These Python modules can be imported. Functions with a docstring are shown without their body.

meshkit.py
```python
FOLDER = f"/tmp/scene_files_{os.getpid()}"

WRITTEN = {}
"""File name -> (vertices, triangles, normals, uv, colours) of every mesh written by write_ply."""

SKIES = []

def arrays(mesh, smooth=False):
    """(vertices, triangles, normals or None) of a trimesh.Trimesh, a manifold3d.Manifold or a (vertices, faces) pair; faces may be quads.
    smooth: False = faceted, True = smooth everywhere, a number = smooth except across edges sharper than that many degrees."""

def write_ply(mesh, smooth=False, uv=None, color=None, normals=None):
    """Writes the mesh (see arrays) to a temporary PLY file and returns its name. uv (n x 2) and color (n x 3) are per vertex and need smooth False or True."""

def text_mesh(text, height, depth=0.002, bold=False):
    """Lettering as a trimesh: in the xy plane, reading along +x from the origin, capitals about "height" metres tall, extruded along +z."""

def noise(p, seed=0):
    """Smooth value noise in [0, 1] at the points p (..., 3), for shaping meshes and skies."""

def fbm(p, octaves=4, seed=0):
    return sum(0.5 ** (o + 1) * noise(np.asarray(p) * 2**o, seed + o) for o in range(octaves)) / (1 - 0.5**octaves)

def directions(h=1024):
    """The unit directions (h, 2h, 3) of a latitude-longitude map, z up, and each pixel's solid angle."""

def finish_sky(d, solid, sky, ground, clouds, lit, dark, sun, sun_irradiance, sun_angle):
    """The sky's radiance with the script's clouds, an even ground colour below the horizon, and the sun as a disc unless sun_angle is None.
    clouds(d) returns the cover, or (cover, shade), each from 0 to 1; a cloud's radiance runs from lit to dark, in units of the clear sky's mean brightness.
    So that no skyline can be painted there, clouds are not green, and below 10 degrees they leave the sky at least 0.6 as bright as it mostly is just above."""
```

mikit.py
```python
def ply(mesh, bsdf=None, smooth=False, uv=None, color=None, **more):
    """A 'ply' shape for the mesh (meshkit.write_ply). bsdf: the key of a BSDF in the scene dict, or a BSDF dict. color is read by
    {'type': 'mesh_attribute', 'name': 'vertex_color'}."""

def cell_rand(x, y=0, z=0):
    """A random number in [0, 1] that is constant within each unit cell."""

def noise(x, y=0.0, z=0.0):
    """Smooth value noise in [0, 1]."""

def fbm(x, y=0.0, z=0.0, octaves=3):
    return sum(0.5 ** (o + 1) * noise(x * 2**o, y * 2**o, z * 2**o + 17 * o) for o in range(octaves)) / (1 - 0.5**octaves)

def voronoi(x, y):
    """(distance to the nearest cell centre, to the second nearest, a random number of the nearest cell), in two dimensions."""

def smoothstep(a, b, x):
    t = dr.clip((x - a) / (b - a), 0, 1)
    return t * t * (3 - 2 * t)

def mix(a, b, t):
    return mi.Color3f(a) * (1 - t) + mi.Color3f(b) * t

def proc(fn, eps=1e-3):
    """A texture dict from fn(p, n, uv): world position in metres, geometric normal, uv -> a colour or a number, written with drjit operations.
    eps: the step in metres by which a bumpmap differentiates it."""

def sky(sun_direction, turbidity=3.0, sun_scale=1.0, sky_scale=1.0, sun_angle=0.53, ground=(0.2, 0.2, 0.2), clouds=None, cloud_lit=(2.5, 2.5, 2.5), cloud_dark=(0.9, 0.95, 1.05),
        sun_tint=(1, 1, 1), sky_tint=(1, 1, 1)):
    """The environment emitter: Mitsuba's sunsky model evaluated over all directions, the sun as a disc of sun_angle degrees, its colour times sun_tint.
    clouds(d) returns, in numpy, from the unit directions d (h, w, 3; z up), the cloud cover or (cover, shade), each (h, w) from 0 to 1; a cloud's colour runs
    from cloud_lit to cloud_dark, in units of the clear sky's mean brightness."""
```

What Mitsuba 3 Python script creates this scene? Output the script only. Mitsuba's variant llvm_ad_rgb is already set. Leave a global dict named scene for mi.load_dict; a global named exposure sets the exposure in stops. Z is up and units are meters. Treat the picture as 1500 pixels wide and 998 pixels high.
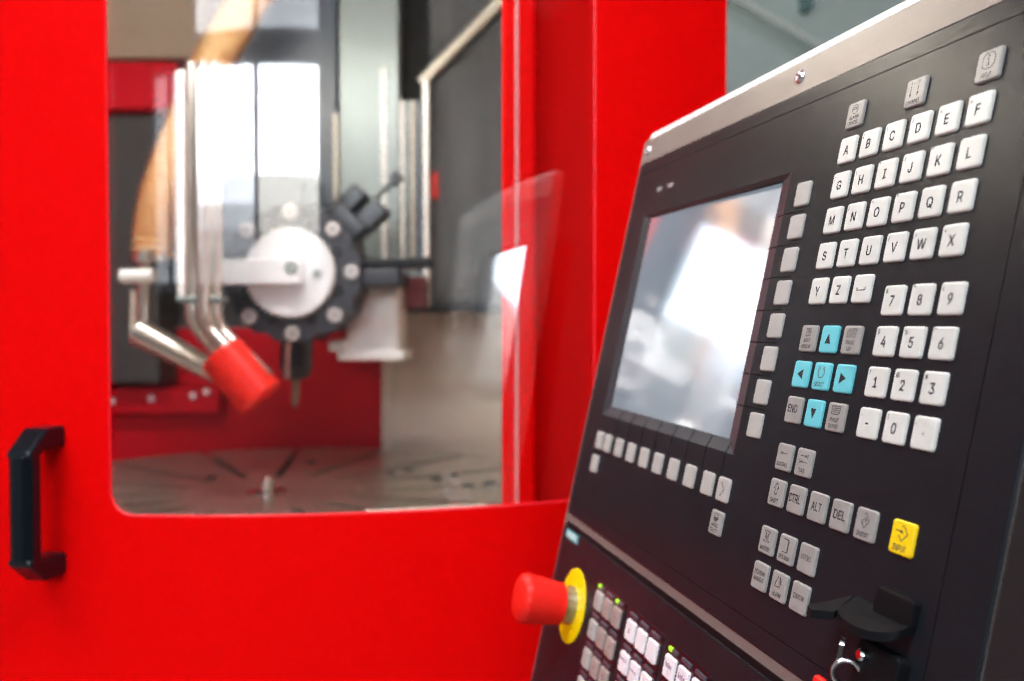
import math, numpy as np, trimesh, drjit as dr, mitsuba as mi, mikit, meshkit
import manifold3d as m3
from shapely.geometry import Polygon, LineString, Point, box as sbox, MultiPolygon
from shapely.ops import unary_union
from shapely import affinity
T = mi.ScalarTransform4f
fbm, noise, mix, smoothstep = mikit.fbm, mikit.noise, mikit.mix, mikit.smoothstep
scene, labels = {}, {}

# ------------------------------------------------------------------ camera
EYE = np.array([0.0, 0.0, 1.45])
PITCH = math.atan(0.0229)
FWD = np.array([0, math.cos(PITCH), -math.sin(PITCH)])
DOWN = np.array([0, -math.sin(PITCH), -math.cos(PITCH)])
RIGHT = np.array([1.0, 0, 0])
FOCAL = 1300.0                                   # in pixels of a 1500 pixel wide picture
scene['camera'] = {'type': 'thinlens', 'fov': 2 * math.degrees(math.atan(750 / FOCAL)), 'fov_axis': 'x',
                   'aperture_radius': 0.0025, 'focus_distance': 0.455, 'near_clip': 0.02, 'far_clip': 60.0,
                   'to_world': T().look_at(origin=EYE.tolist(), target=(EYE + FWD).tolist(), up=[0, 0, 1])}
exposure = -0.3
# ------------------------------------------------------------------ light levels (daylit hall windows, warm lamp inside the machine)
SKY_L = 22.0          # radiance of the sky seen in the hall's windows
ROOF_L = 17.5         # roof lights added to brighten the red door
LEFT_L = 10.0         # windows added in the left wall to light the panel
LOW_L = 1.6            # lower panes dimmed to imitate the darker view outside
LAMP_L = 88.0         # tube lamp in the machine
DAY = (0.92, 0.98, 1.06)
WARM = (1.0, 0.92, 0.78)


# ------------------------------------------------------------------ materials
def rgb(*c):
    return {'type': 'rgb', 'value': list(map(float, c))}


def mat(name, color, rough=0.4, metal=0.0, spec=0.5, clear=0.0, clear_gloss=0.95, bump=None, rough_tex=None):
    d = {'type': 'principled', 'base_color': color if isinstance(color, dict) else rgb(*color), 'roughness': rough_tex or rough,
         'metallic': metal, 'specular': spec}
    if clear:
        d.update(clearcoat=clear, clearcoat_gloss=clear_gloss)
    if bump:
        d = {'type': 'bumpmap', 'bumptex': mikit.proc(bump[0], bump[1]), 'scale': bump[2], 'nested': d}
    scene[name] = {'type': 'twosided', 'nested': d}
    return name


def red_fn(p, n, uv):
    return mix((0.76, 0.0008, 0.001), (0.84, 0.0015, 0.0018), fbm(p.x * 9, p.y * 9, p.z * 6))


RED = mat('red_paint', mikit.proc(red_fn), 0.5, spec=0.03)
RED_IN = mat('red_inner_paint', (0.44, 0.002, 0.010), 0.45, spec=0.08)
PLASTIC_RED = mat('red_plastic', (0.84, 0.016, 0.010), 0.36, spec=0.22)


def grain_fn(p, n, uv):
    return noise(p.x * 1700, p.y * 1700, p.z * 1700) * 0.6 + noise(p.x * 3400, p.y * 3400, p.z * 3400) * 0.4


def black_fn(p, n, uv):
    return mix((0.007, 0.0088, 0.0115), (0.0125, 0.0150, 0.0185), fbm(p.x * 60, p.y * 60, p.z * 60) * 0.6 + 0.4 * noise(p.x * 1500, p.y * 1500, p.z * 1500))


BLACK = mat('black_plastic', mikit.proc(black_fn), 0.36, spec=0.13, bump=(grain_fn, 0.0002, 0.00003))
BLACK_D = mat('black_gap', (0.004, 0.0045, 0.0055), 0.55, spec=0.12)
BLACK_G = mat('black_gloss', (0.004, 0.006, 0.009), 0.2, spec=0.4)
BEVEL = mat('bevel_sheen_grey', (0.035, 0.04, 0.045), 0.3, spec=0.4)  # lighter grey paints in the reflection on the screen bevels
RED_HEM = mat('red_hem_paint', (0.8, 0.012, 0.02), 0.25, spec=0.5)


def silver_fn(p, n, uv):
    s = noise(p.x * 40, p.y * 40, p.z * 2600)
    return mix((0.20, 0.18, 0.165), (0.26, 0.235, 0.215), 0.35 * s + 0.65 * fbm(p.x * 14, p.y * 14, p.z * 14))


SILVER = mat('brushed_steel', mikit.proc(silver_fn), 0.5, metal=0.5, spec=0.5)
WHITE_RIM = mat('white_rim_paint', (0.80, 0.80, 0.80), 0.35)
CHROME = mat('chrome', (0.80, 0.80, 0.80), 0.12, metal=1.0)


def key_fn(p, n, uv):
    return mix((0.55, 0.535, 0.49), (0.69, 0.68, 0.635), 0.5 * fbm(p.x * 130, p.y * 130, p.z * 130) + 0.5 * noise(p.x * 38, p.y * 38, p.z * 38))


def gkey_fn(p, n, uv):
    return mix((0.25, 0.235, 0.22), (0.325, 0.305, 0.285), fbm(p.x * 130, p.y * 130, p.z * 130))


KEYM = {'white': mat('key_white', mikit.proc(key_fn), 0.38), 'grey': mat('key_grey', mikit.proc(gkey_fn), 0.40),
        'cyan': mat('key_cyan', (0.12, 0.50, 0.56), 0.36), 'yellow': mat('key_yellow', (0.88, 0.58, 0.005), 0.36),
        'beige': mat('key_beige', (0.40, 0.375, 0.35), 0.4), 'brown': mat('key_brown', (0.34, 0.26, 0.235), 0.42),
        'pale': mat('key_pale', (0.80, 0.72, 0.74), 0.36)}
INK = mat('ink_dark', (0.02, 0.02, 0.028), 0.6, spec=0.2)
INK_L = mat('ink_faded', (0.05, 0.048, 0.047), 0.6, spec=0.2)
INK_P = mat('ink_purple', (0.16, 0.05, 0.16), 0.5)
YELLOW = mat('yellow_plastic', (0.86, 0.62, 0.0), 0.38)
TEAL = mat('teal_plate', (0.02, 0.34, 0.36), 0.4)
WHITE = mat('white_print', (0.75, 0.78, 0.78), 0.5)
LED_OFF = mat('lens_off', (0.05, 0.055, 0.07), 0.2)
BRASSY = mat('nickel_collar', (0.42, 0.40, 0.33), 0.30, metal=0.9)
scene['led_green'] = {'type': 'twosided', 'nested': {'type': 'principled', 'base_color': rgb(0.25, 0.6, 0.02), 'roughness': 0.3}}

STEEL = mat('steel_pale', (0.17, 0.215, 0.225), 0.4, metal=0.3)
STEEL_W = mat('steel_tube', (0.78, 0.74, 0.66), 0.22, metal=0.95)
CREAM = mat('cream_enamel', (0.66, 0.61, 0.50), 0.35)
WHITE_E = mat('white_enamel', (0.82, 0.80, 0.74), 0.35)
ALU = mat('aluminium_plate', (0.76, 0.79, 0.82), 0.4, metal=0.15)
TURRET = mat('turret_black', (0.011, 0.014, 0.024), 0.4)
DARKBLUE = mat('dark_blue_steel', (0.05, 0.075, 0.11), 0.4)
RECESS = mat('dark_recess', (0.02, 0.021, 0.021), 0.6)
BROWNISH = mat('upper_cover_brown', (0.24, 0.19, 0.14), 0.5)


def bellow_fn(p, n, uv):
    return mix((0.11, 0.125, 0.14), (0.19, 0.205, 0.22), fbm(p.x * 60, p.y * 20, p.z * 4))


BELLOW = mat('bellows_cloth', mikit.proc(bellow_fn), 0.5)


def table_fn(p, n, uv):
    r = dr.sqrt(dr.square(p.x + 0.357) + dr.square(p.y - 1.289))
    ring = noise(r * 900)
    return mix((0.40, 0.35, 0.30), (0.60, 0.54, 0.46), 0.5 * ring + 0.5 * fbm(p.x * 30, p.y * 30))


TABLE = mat('table_steel', mikit.proc(table_fn), 0.28, metal=0.85)


def hose_fn(p, n, uv):
    return mix((0.82, 0.40, 0.17), (0.88, 0.50, 0.27), fbm(p.x * 80, p.y * 80, p.z * 80))


HOSE = mat('orange_hose_plastic', mikit.proc(hose_fn), 0.35)


def wall_fn(p, n, uv):
    return mix((0.30, 0.34, 0.31), (0.36, 0.40, 0.365), fbm(p.x * 2.5, p.y * 2.5, p.z * 2.5, 4))


HALL = mat('hall_wall_paint', mikit.proc(wall_fn), 0.6)
def far_fn(p, n, uv):
    return mix((0.52, 0.60, 0.55), (0.60, 0.67, 0.61), fbm(p.x * 2.5, p.y * 2.5, p.z * 2.5, 4))


HALL_F = mat('far_wall_paint', mikit.proc(far_fn), 0.6)
HALL_D = mat('hall_wall_dark', (0.05, 0.05, 0.05), 0.7)  # darkness of the hall put into the paint, keeps veil off the glass


def floor_fn(p, n, uv):
    return mix((0.22, 0.21, 0.195), (0.32, 0.305, 0.285), fbm(p.x * 3, p.y * 3, p.z, 5))


FLOORM = mat('hall_floor_concrete', mikit.proc(floor_fn), 0.5)
CEILM = mat('hall_ceiling_paint', (0.55, 0.55, 0.54), 0.7)
FRAME_M = mat('window_frame_paint', (0.30, 0.33, 0.36), 0.5)
scene['pane_glass'] = {'type': 'thindielectric', 'int_ior': 1.72, 'ext_ior': 1.0}
scene['screen_glass'] = {'type': 'principled', 'base_color': rgb(0.52, 0.56, 0.60), 'roughness': 0.075, 'metallic': 1.0, 'specular': 0.9}


# ------------------------------------------------------------------ helpers
def uniq(key):
    if key not in scene and key not in labels:
        return key
    k = 1
    while f'{key}_{k:03d}' in scene or f'{key}_{k:03d}' in labels:
        k += 1
    return f'{key}_{k:03d}'


def thing(name, label, cat, group=None):
    key = uniq(name)
    labels[key] = {'label': label, 'category': cat}
    if group:
        labels[key]['group'] = group
    return key


def put(key, mesh, m, smooth=30, label=None, **more):
    """One entry; key may be 'thing__part' and is numbered when taken."""
    key = uniq(key)
    scene[key] = mikit.ply(mesh, m, smooth=smooth, **more) if not isinstance(mesh, dict) else {**mesh, 'bsdf': {'type': 'ref', 'id': m}, **more}
    if label:
        labels[key] = {'label': label}
    return key


def tag(key, label, cat, group=None, kind=None):
    labels[key] = {k: v for k, v in dict(label=label, category=cat, group=group, kind=kind).items() if v}


def setting(name, mesh, m, **more):
    key = put(name, mesh, m, smooth=False, **more)
    labels[key] = {'kind': 'structure'}
    return key


def at(px, py, Y):
    """The point of the vertical plane at depth Y that the photograph shows at this pixel (of 1500 x 998)."""
    d = RIGHT * (px - 750) / FOCAL + DOWN * (py - 499) / FOCAL + FWD
    return EYE + d * (Y / d[1])


def cat(*ms):
    return trimesh.util.concatenate([m for m in ms])


def bx(x0, x1, y0, y1, z0, z1):
    m = trimesh.creation.box([x1 - x0, y1 - y0, z1 - z0])
    m.apply_translation([(x0 + x1) / 2, (y0 + y1) / 2, (z0 + z1) / 2])
    return m


def man2tri(m):
    a = m.to_mesh()
    return trimesh.Trimesh(a.vert_properties[:, :3], a.tri_verts, process=False)


def rbox(x0, x1, y0, y1, z0, z1, r, seg=12):
    """Box with rounded edges: the hull of eight balls."""
    s = m3.Manifold.sphere(r, seg)
    return man2tri(m3.Manifold.batch_hull([s.translate([x, y, z]) for x in (x0 + r, x1 - r) for y in (y0 + r, y1 - r) for z in (z0 + r, z1 - r)]))


def slab(px0, px1, py0, py1, Y, depth, r=0.003):
    """Rounded slab that shows these pixels at depth Y and goes back by depth."""
    a, b = at(px0, py1, Y), at(px1, py0, Y)
    return rbox(a[0], b[0], Y, Y + depth, a[2], b[2], r)


def tube(points, radius, sides=18, ridge=0.0, pitch=0.012, caps=True, corner=0.0):
    """Round tube along a polyline with rounded bends; ridge > 0 makes it corrugated."""
    p = np.array(points, float)
    if corner and len(p) > 2:
        q = [p[0]]
        for i in range(1, len(p) - 1):
            a, b = p[i - 1] - p[i], p[i + 1] - p[i]
            c = min(corner, np.linalg.norm(a) * 0.45, np.linalg.norm(b) * 0.45)
            s, e = p[i] + a / np.linalg.norm(a) * c, p[i] + b / np.linalg.norm(b) * c
            q += [(1 - t) ** 2 * s + 2 * t * (1 - t) * p[i] + t * t * e for t in np.linspace(0, 1, 7)]
        p = np.array(q + [p[-1]])
    if ridge:
        ln = np.r_[0, np.cumsum(np.linalg.norm(np.diff(p, axis=0), axis=1))]
        t = np.arange(0, ln[-1], pitch / 8)
        p = np.stack([np.interp(t, ln, p[:, k]) for k in range(3)], 1)
        rad = radius + ridge * np.sin(2 * np.pi * t / pitch)
    else:
        rad = np.broadcast_to(radius, (len(p),)).astype(float)
    tg = np.gradient(p, axis=0)
    tg /= np.linalg.norm(tg, axis=1, keepdims=True)
    a = np.cross(tg[0], [0, 0, 1.0] if abs(tg[0][2]) < 0.9 else [1.0, 0, 0])
    a /= np.linalg.norm(a)
    rings = []
    for i in range(len(p)):
        a = a - tg[i] * (a @ tg[i])
        a /= np.linalg.norm(a)
        b = np.cross(tg[i], a)
        ang = np.arange(sides) * 2 * np.pi / sides
        rings.append(p[i] + rad[i] * (np.cos(ang)[:, None] * a + np.sin(ang)[:, None] * b))
    v = np.vstack(rings)
    f = []
    for i in range(len(p) - 1):
        for j in range(sides):
            k = (j + 1) % sides
            f += [[i * sides + j, i * sides + k, (i + 1) * sides + k], [i * sides + j, (i + 1) * sides + k, (i + 1) * sides + j]]
    if caps:
        n = len(v)
        v = np.vstack([v, p[0], p[-1]])
        for j in range(sides):
            k = (j + 1) % sides
            f += [[n, k, j], [n + 1, (len(p) - 1) * sides + j, (len(p) - 1) * sides + k]]
    return trimesh.Trimesh(v, f, process=False)


def lathe(profile, n=40):
    """Revolve (r, h) pairs about z."""
    return trimesh.creation.revolve(np.array(profile, float), sections=n)


def frame_of(x, y, z, o):
    m = np.eye(4)
    m[:3, 0], m[:3, 1], m[:3, 2], m[:3, 3] = x, y, z, o
    return m


def rounded(w, h, r, n=4, cx=0.0, cy=0.0):
    pts = []
    for sx, sy, a0 in ((1, 1, 0), (-1, 1, 90), (-1, -1, 180), (1, -1, 270)):
        for k in range(n + 1):
            a = math.radians(a0 + 90 * k / n)
            pts.append((cx + sx * (w / 2 - r) + r * math.cos(a), cy + sy * (h / 2 - r) + r * math.sin(a)))
    return np.array(pts)


def loft(loops, cap_top=True, cap_bottom=False):
    """Join rings of equally many points; the caps are fans (rings are convex)."""
    n = len(loops[0])
    v = np.vstack(loops)
    f = []
    for i in range(len(loops) - 1):
        for j in range(n):
            k = (j + 1) % n
            f += [[i * n + j, i * n + k, (i + 1) * n + k], [i * n + j, (i + 1) * n + k, (i + 1) * n + j]]
    t = (len(loops) - 1) * n
    if cap_top:
        f += [[t, t + j, t + j + 1] for j in range(1, n - 1)]
    if cap_bottom:
        f += [[0, j + 1, j] for j in range(1, n - 1)]
    return trimesh.Trimesh(v, f, process=False)


def plate(w, h, r, z0, z1, bev, cx=0.0, cy=0.0, n=4, bevh=None, bottom=True):
    """Rounded rectangle plate between z0 and z1 with a rounded front edge."""
    bevh = bevh or bev
    lv = [(0, z0), (0, z1 - bevh), (0.3 * bev, z1 - 0.3 * bevh), (bev, z1)]
    loops = []
    for d, z in lv:
        q = rounded(w - 2 * d, h - 2 * d, max(r - d, 0.05 * r), n, cx, cy)
        loops.append(np.c_[q, np.full(len(q), z)])
    return loft(loops, True, bottom)


def poly_mesh(g, z0, z1):
    gs = g.geoms if hasattr(g, 'geoms') else [g]
    out = []
    for q in gs:
        if q.area < 1e-9:
            continue
        m = trimesh.creation.extrude_polygon(q, z1 - z0, engine='earcut')
        m.apply_translation([0, 0, z0])
        out.append(m)
    return cat(*out)


# ------------------------------------------------------------------ hall: the room that the photograph shows a corner of and that lights it
floor = setting('floor', bx(-5.5, 4.5, -3.2, 4.0, -0.1, 0.0), FLOORM)
ceil = sbox(-5.5, -3.2, 4.5, 4.0)
ADDED_SKYLIGHTS = [(-2.0, -0.3, -0.95, 0.05), (0.1, 1.8, -0.95, 0.05)]  # skylights added overhead to brighten the red door
for a, b, c, d in ADDED_SKYLIGHTS:
    ceil = ceil.difference(sbox(a, c, b, d))
setting('ceiling', poly_mesh(ceil, 3.6, 3.75), CEILM)
for (a, b, c, d), lb in zip(ADDED_SKYLIGHTS, ('unseen roof light added in the ceiling on the left to brighten the door', 'unseen roof light added in the ceiling on the right to brighten the door')):
    t = thing('roof_light', lb, 'roof light', 'added roof lights')
    fr = sbox(a, c, b, d).difference(sbox(a + 0.06, c + 0.06, b - 0.06, d - 0.06))
    put(t + '__frame', poly_mesh(fr, 3.62, 3.72), FRAME_M, smooth=False)
    put(t + '__pane', trimesh.Trimesh([[a + 0.06, c + 0.06, 3.66], [b - 0.06, c + 0.06, 3.66], [b - 0.06, d - 0.06, 3.66], [a + 0.06, d - 0.06, 3.66]], [[0, 2, 1], [0, 3, 2]], process=False), WHITE, smooth=False,
        emitter={'type': 'area', 'radiance': rgb(*(ROOF_L * c_ for c_ in DAY))})
setting('wall_far', bx(-5.5, 4.5, 3.4, 3.5, 0.0, 3.6), HALL_F)
setting('wall_right', bx(4.0, 4.1, -3.2, 3.4, 0.0, 3.6), HALL_D)


def window(o, ux, w, z0, z1, label, mull=1, rails=(), group='hall windows', split=None):
    """Window in a wall: ux runs along the wall, the pane is the bright outdoors."""
    ux = np.array(ux, float)
    nrm = np.cross([0, 0, 1.0], ux)                        # into the room
    F = frame_of(ux, [0, 0, 1], np.cross(ux, [0, 0, 1.0]), o)
    t = thing('hall_window', label, 'window', group)
    L, H = w, z1 - z0
    fr = unary_union([sbox(0, z0, L, z1).difference(sbox(0.05, z0 + 0.05, L - 0.05, z1 - 0.05))])
    m = poly_mesh(fr, -0.05, 0.05); m.apply_transform(F)
    put(t + '__frame', m, FRAME_M, smooth=False)
    for k in range(mull):
        c = L * (k + 1) / (mull + 1)
        m = bx(c - 0.03, c + 0.03, z0 + 0.05, z1 - 0.05, -0.03, 0.03); m.apply_transform(F)
        put(t + '__mullion', m, FRAME_M, smooth=False)
    for zz in rails:
        m = bx(0.05, L / (mull + 1) - 0.03, zz - 0.025, zz + 0.025, -0.028, 0.028); m.apply_transform(F)
        put(t + '__rail', m, FRAME_M, smooth=False)
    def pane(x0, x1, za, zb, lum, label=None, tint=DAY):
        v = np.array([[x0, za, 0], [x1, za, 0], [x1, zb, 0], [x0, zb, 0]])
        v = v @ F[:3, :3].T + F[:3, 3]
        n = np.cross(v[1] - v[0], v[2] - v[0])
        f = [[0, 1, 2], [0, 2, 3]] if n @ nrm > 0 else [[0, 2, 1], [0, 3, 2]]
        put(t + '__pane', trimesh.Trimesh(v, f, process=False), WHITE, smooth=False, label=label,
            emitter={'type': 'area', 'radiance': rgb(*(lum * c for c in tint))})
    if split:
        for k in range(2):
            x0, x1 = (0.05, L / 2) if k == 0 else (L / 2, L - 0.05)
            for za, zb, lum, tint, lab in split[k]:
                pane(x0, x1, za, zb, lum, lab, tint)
    else:
        pane(0.05, L - 0.05, z0 + 0.05, z1 - 0.05, LEFT_L)
    return t


def wall_with_holes(name, x0, x1, holes, F, m):
    g = sbox(x0, 0, x1, 3.6)
    for a, b, c, d in holes:
        g = g.difference(sbox(a, c, b, d))
    me = poly_mesh(g, -0.08, 0.08)
    me.apply_transform(F)
    setting(name, me, m)


# wall behind the camera (local x = world x)
FB = frame_of([1, 0, 0], [0, 0, 1], np.cross([1, 0, 0], [0, 0, 1.0]), [0, -3.1, 0])
back_w = [(-1.72, 0.02, 1.60, 2.82), (-1.72, 0.02, 2.90, 3.45), (-2.35, -1.80, 1.60, 2.82)]
wall_with_holes('wall_behind', -5.5, 4.1, back_w, FB, HALL_D)
BAND_L = ((1.65, 0.9), (1.80, 1.6), (1.93, 3.2), (2.06, 8.0))          # strips stepped dimmer towards the sill to imitate the view outside
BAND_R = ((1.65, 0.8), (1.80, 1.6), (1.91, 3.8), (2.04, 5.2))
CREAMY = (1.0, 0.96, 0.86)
leaf = lambda bands, tint: tuple((z, (bands[i + 1][0] if i + 1 < len(bands) else 2.21), l, tint, 'window strip dimmed to imitate the darker view outside' if i == 0 else None) for i, (z, l) in enumerate(bands)) + ((2.21, 2.77, SKY_L, DAY, None),)
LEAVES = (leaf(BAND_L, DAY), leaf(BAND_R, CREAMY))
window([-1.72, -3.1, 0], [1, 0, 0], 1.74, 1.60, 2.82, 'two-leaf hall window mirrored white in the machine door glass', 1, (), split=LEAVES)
window([-1.72, -3.1, 0], [1, 0, 0], 1.74, 2.90, 3.45, 'dim transom window added above the two-leaf hall window to veil the door glass', 1, (),
       split=(((2.95, 3.40, 4.4, DAY, None),), ((2.95, 3.40, 3.2, DAY, None),)))  # dim panes added for a milky veil across the door glass
window([-2.35, -3.1, 0], [1, 0, 0], 0.55, 1.60, 2.82, 'narrow dim window added beside the two-leaf window to veil the door glass', 1, (),
       split=(((1.65, 2.77, 1.7, DAY, None),), ((1.65, 2.77, 2.3, DAY, None),)))  # extra pale panes added to widen the veil on the glass
# wall on the left (local x = world y)
FL = frame_of([0, 1, 0], [0, 0, 1], np.cross([0, 1, 0], [0, 0, 1.0]), [-3.6, 0, 0])
left_w = [(-2.9, -1.5, 0.9, 2.8), (-1.2, 0.2, 0.9, 2.8)]  # openings for unseen windows added to light the panel front
wall_with_holes('wall_left', -3.2, 3.4, left_w, FL, HALL)
window([-3.6, -2.9, 0], [0, 1, 0], 1.4, 0.9, 2.8, 'unseen hall window added on the left wall nearer the back corner', 2)
window([-3.6, -1.2, 0], [0, 1, 0], 1.4, 0.9, 2.8, 'unseen hall window added on the left wall beside the red machine', 2)
# the far wall's handrail and bracket, seen above the panel
r0, r1 = at(1075, -6, 3.3), at(1215, 75, 3.3)
k = put('wall_rail', tube([r0 - (r1 - r0) * 0.6, r1 + (r1 - r0) * 0.6], 0.014), mat('rail_pale', (0.74, 0.77, 0.70), 0.5))
tag(k, 'pale slanting rail on the grey green wall above the panel', 'rail')
b0 = at(1181, 4, 3.36)
k = put('wall_bracket', rbox(b0[0] - 0.018, b0[0] + 0.018, 3.33, 3.40, b0[2] - 0.03, b0[2] + 0.05, 0.008), mat('bracket_teal', (0.15, 0.27, 0.26), 0.5))
tag(k, 'small dark teal bracket on the grey green wall at top', 'bracket')

# ------------------------------------------------------------------ the machine's curved sliding door
XC, YC, RD = -0.2873, 1.6846, 0.8759          # axis and radius of the door's curve
ZE = EYE[2]


def on_door(s, z, t=0.0):
    """s: metres along the curve, z: height above the eye, t: metres in front of the sheet."""
    phi = s / RD
    return np.stack([XC + (RD + t) * np.sin(phi), YC - (RD + t) * np.cos(phi), ZE + z + 0 * phi], -1)


def door_s(px):
    """Arc position that shows at this pixel column (height of the eye)."""
    d = (px - 750) / FOCAL
    a, b, c = 1 + d * d, -2 * (d * XC + YC), XC * XC + YC * YC - RD * RD
    Y = (-b - math.sqrt(b * b - 4 * a * c)) / (2 * a)
    return RD * math.atan2(d * Y - XC, YC - Y)


def curved_sheet(g, th, step=0.02, t0=0.0):
    """Polygon in (s, z) bent round the door's axis with thickness th."""
    x0, y0, x1, y1 = g.bounds
    tris, pts = [], {}

    def vid(p):
        k = (round(p[0], 6), round(p[1], 6))
        return pts.setdefault(k, len(pts))
    n = max(1, int(math.ceil((x1 - x0) / step)))
    for i in range(n):
        a, b = x0 + (x1 - x0) * i / n, x0 + (x1 - x0) * (i + 1) / n
        q = g.intersection(sbox(a, y0 - 1, b, y1 + 1))
        for h in (q.geoms if hasattr(q, 'geoms') else [q]):
            if h.geom_type != 'Polygon' or h.area < 1e-10:
                continue
            v, f = trimesh.creation.triangulate_polygon(h, engine='earcut')
            ids = [vid(p) for p in v]
            tris += [[ids[j] for j in t] for t in f]
    P = np.array(list(pts.keys()))
    Fc = np.array([t for t in tris if len(set(t)) == 3])
    A, B, C = P[Fc[:, 0]], P[Fc[:, 1]], P[Fc[:, 2]]
    cr = (B - A)[:, 0] * (C - A)[:, 1] - (B - A)[:, 1] * (C - A)[:, 0]
    Fc[cr < 0] = Fc[cr < 0][:, ::-1]
    m = len(P)
    v = np.vstack([on_door(P[:, 0], P[:, 1], t0), on_door(P[:, 0], P[:, 1], t0 - th)])
    e = np.vstack([Fc[:, [0, 1]], Fc[:, [1, 2]], Fc[:, [2, 0]]])
    seen = set(map(tuple, e))
    side = []
    for a, b in e:
        if (b, a) not in seen:
            side += [[b, a, a + m], [b, a + m, b + m]]
    return trimesh.Trimesh(v, np.vstack([Fc, Fc[:, ::-1] + m, np.array(side)]), process=False)


S_L, S_R, S_END = door_s(158), door_s(872), door_s(1062)
SILL = -0.1802
rc = 0.023
arc = [(S_L + rc - rc * math.cos(a), SILL + rc - rc * math.sin(a)) for a in np.linspace(0, math.pi / 2, 9)]
opening = Polygon([(S_L, 0.70), *arc, (S_R, SILL), (S_R, 0.70)])
sheet = sbox(RD * math.radians(-24), -1.15, S_END, 0.95).difference(opening)
door = thing('sliding_door', 'curved red machine door with a large window and black handle', 'door')
put(door + '__sheet', curved_sheet(sheet, 0.0032), RED, smooth=35)
liner = sheet.buffer(-0.004).difference(opening.buffer(0.012))  # grey sheet added to cut the red bounce inside the machine
put(door + '__inner_liner', curved_sheet(liner, 0.0012, t0=-0.009), mat('added_liner_grey', (0.55, 0.57, 0.58), 0.5), smooth=35, label='grey liner added inside the door to cut red bounce light')
ring = np.array(opening.exterior.segmentize(0.015).coords)[:-1]
i0 = int(np.argmin(np.abs(ring[:, 0] - S_L) + np.abs(ring[:, 1] - 0.70)))
ring = np.roll(ring, -i0, axis=0)
put(door + '__window_hem', tube(on_door(ring[:, 0], ring[:, 1], -0.0014), 0.0015, 8), RED_HEM, label='rolled red edge round the door window')
pane = sbox(S_L - 0.01, SILL - 0.01, S_R + 0.01, 0.71)
nx_, nz_ = 120, 40
ss, zz = np.meshgrid(np.linspace(S_L - 0.008, S_R + 0.008, nx_), np.linspace(SILL - 0.008, 0.708, nz_), indexing='ij')
pv = on_door(ss.ravel(), zz.ravel(), -0.006)
pf = []
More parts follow.
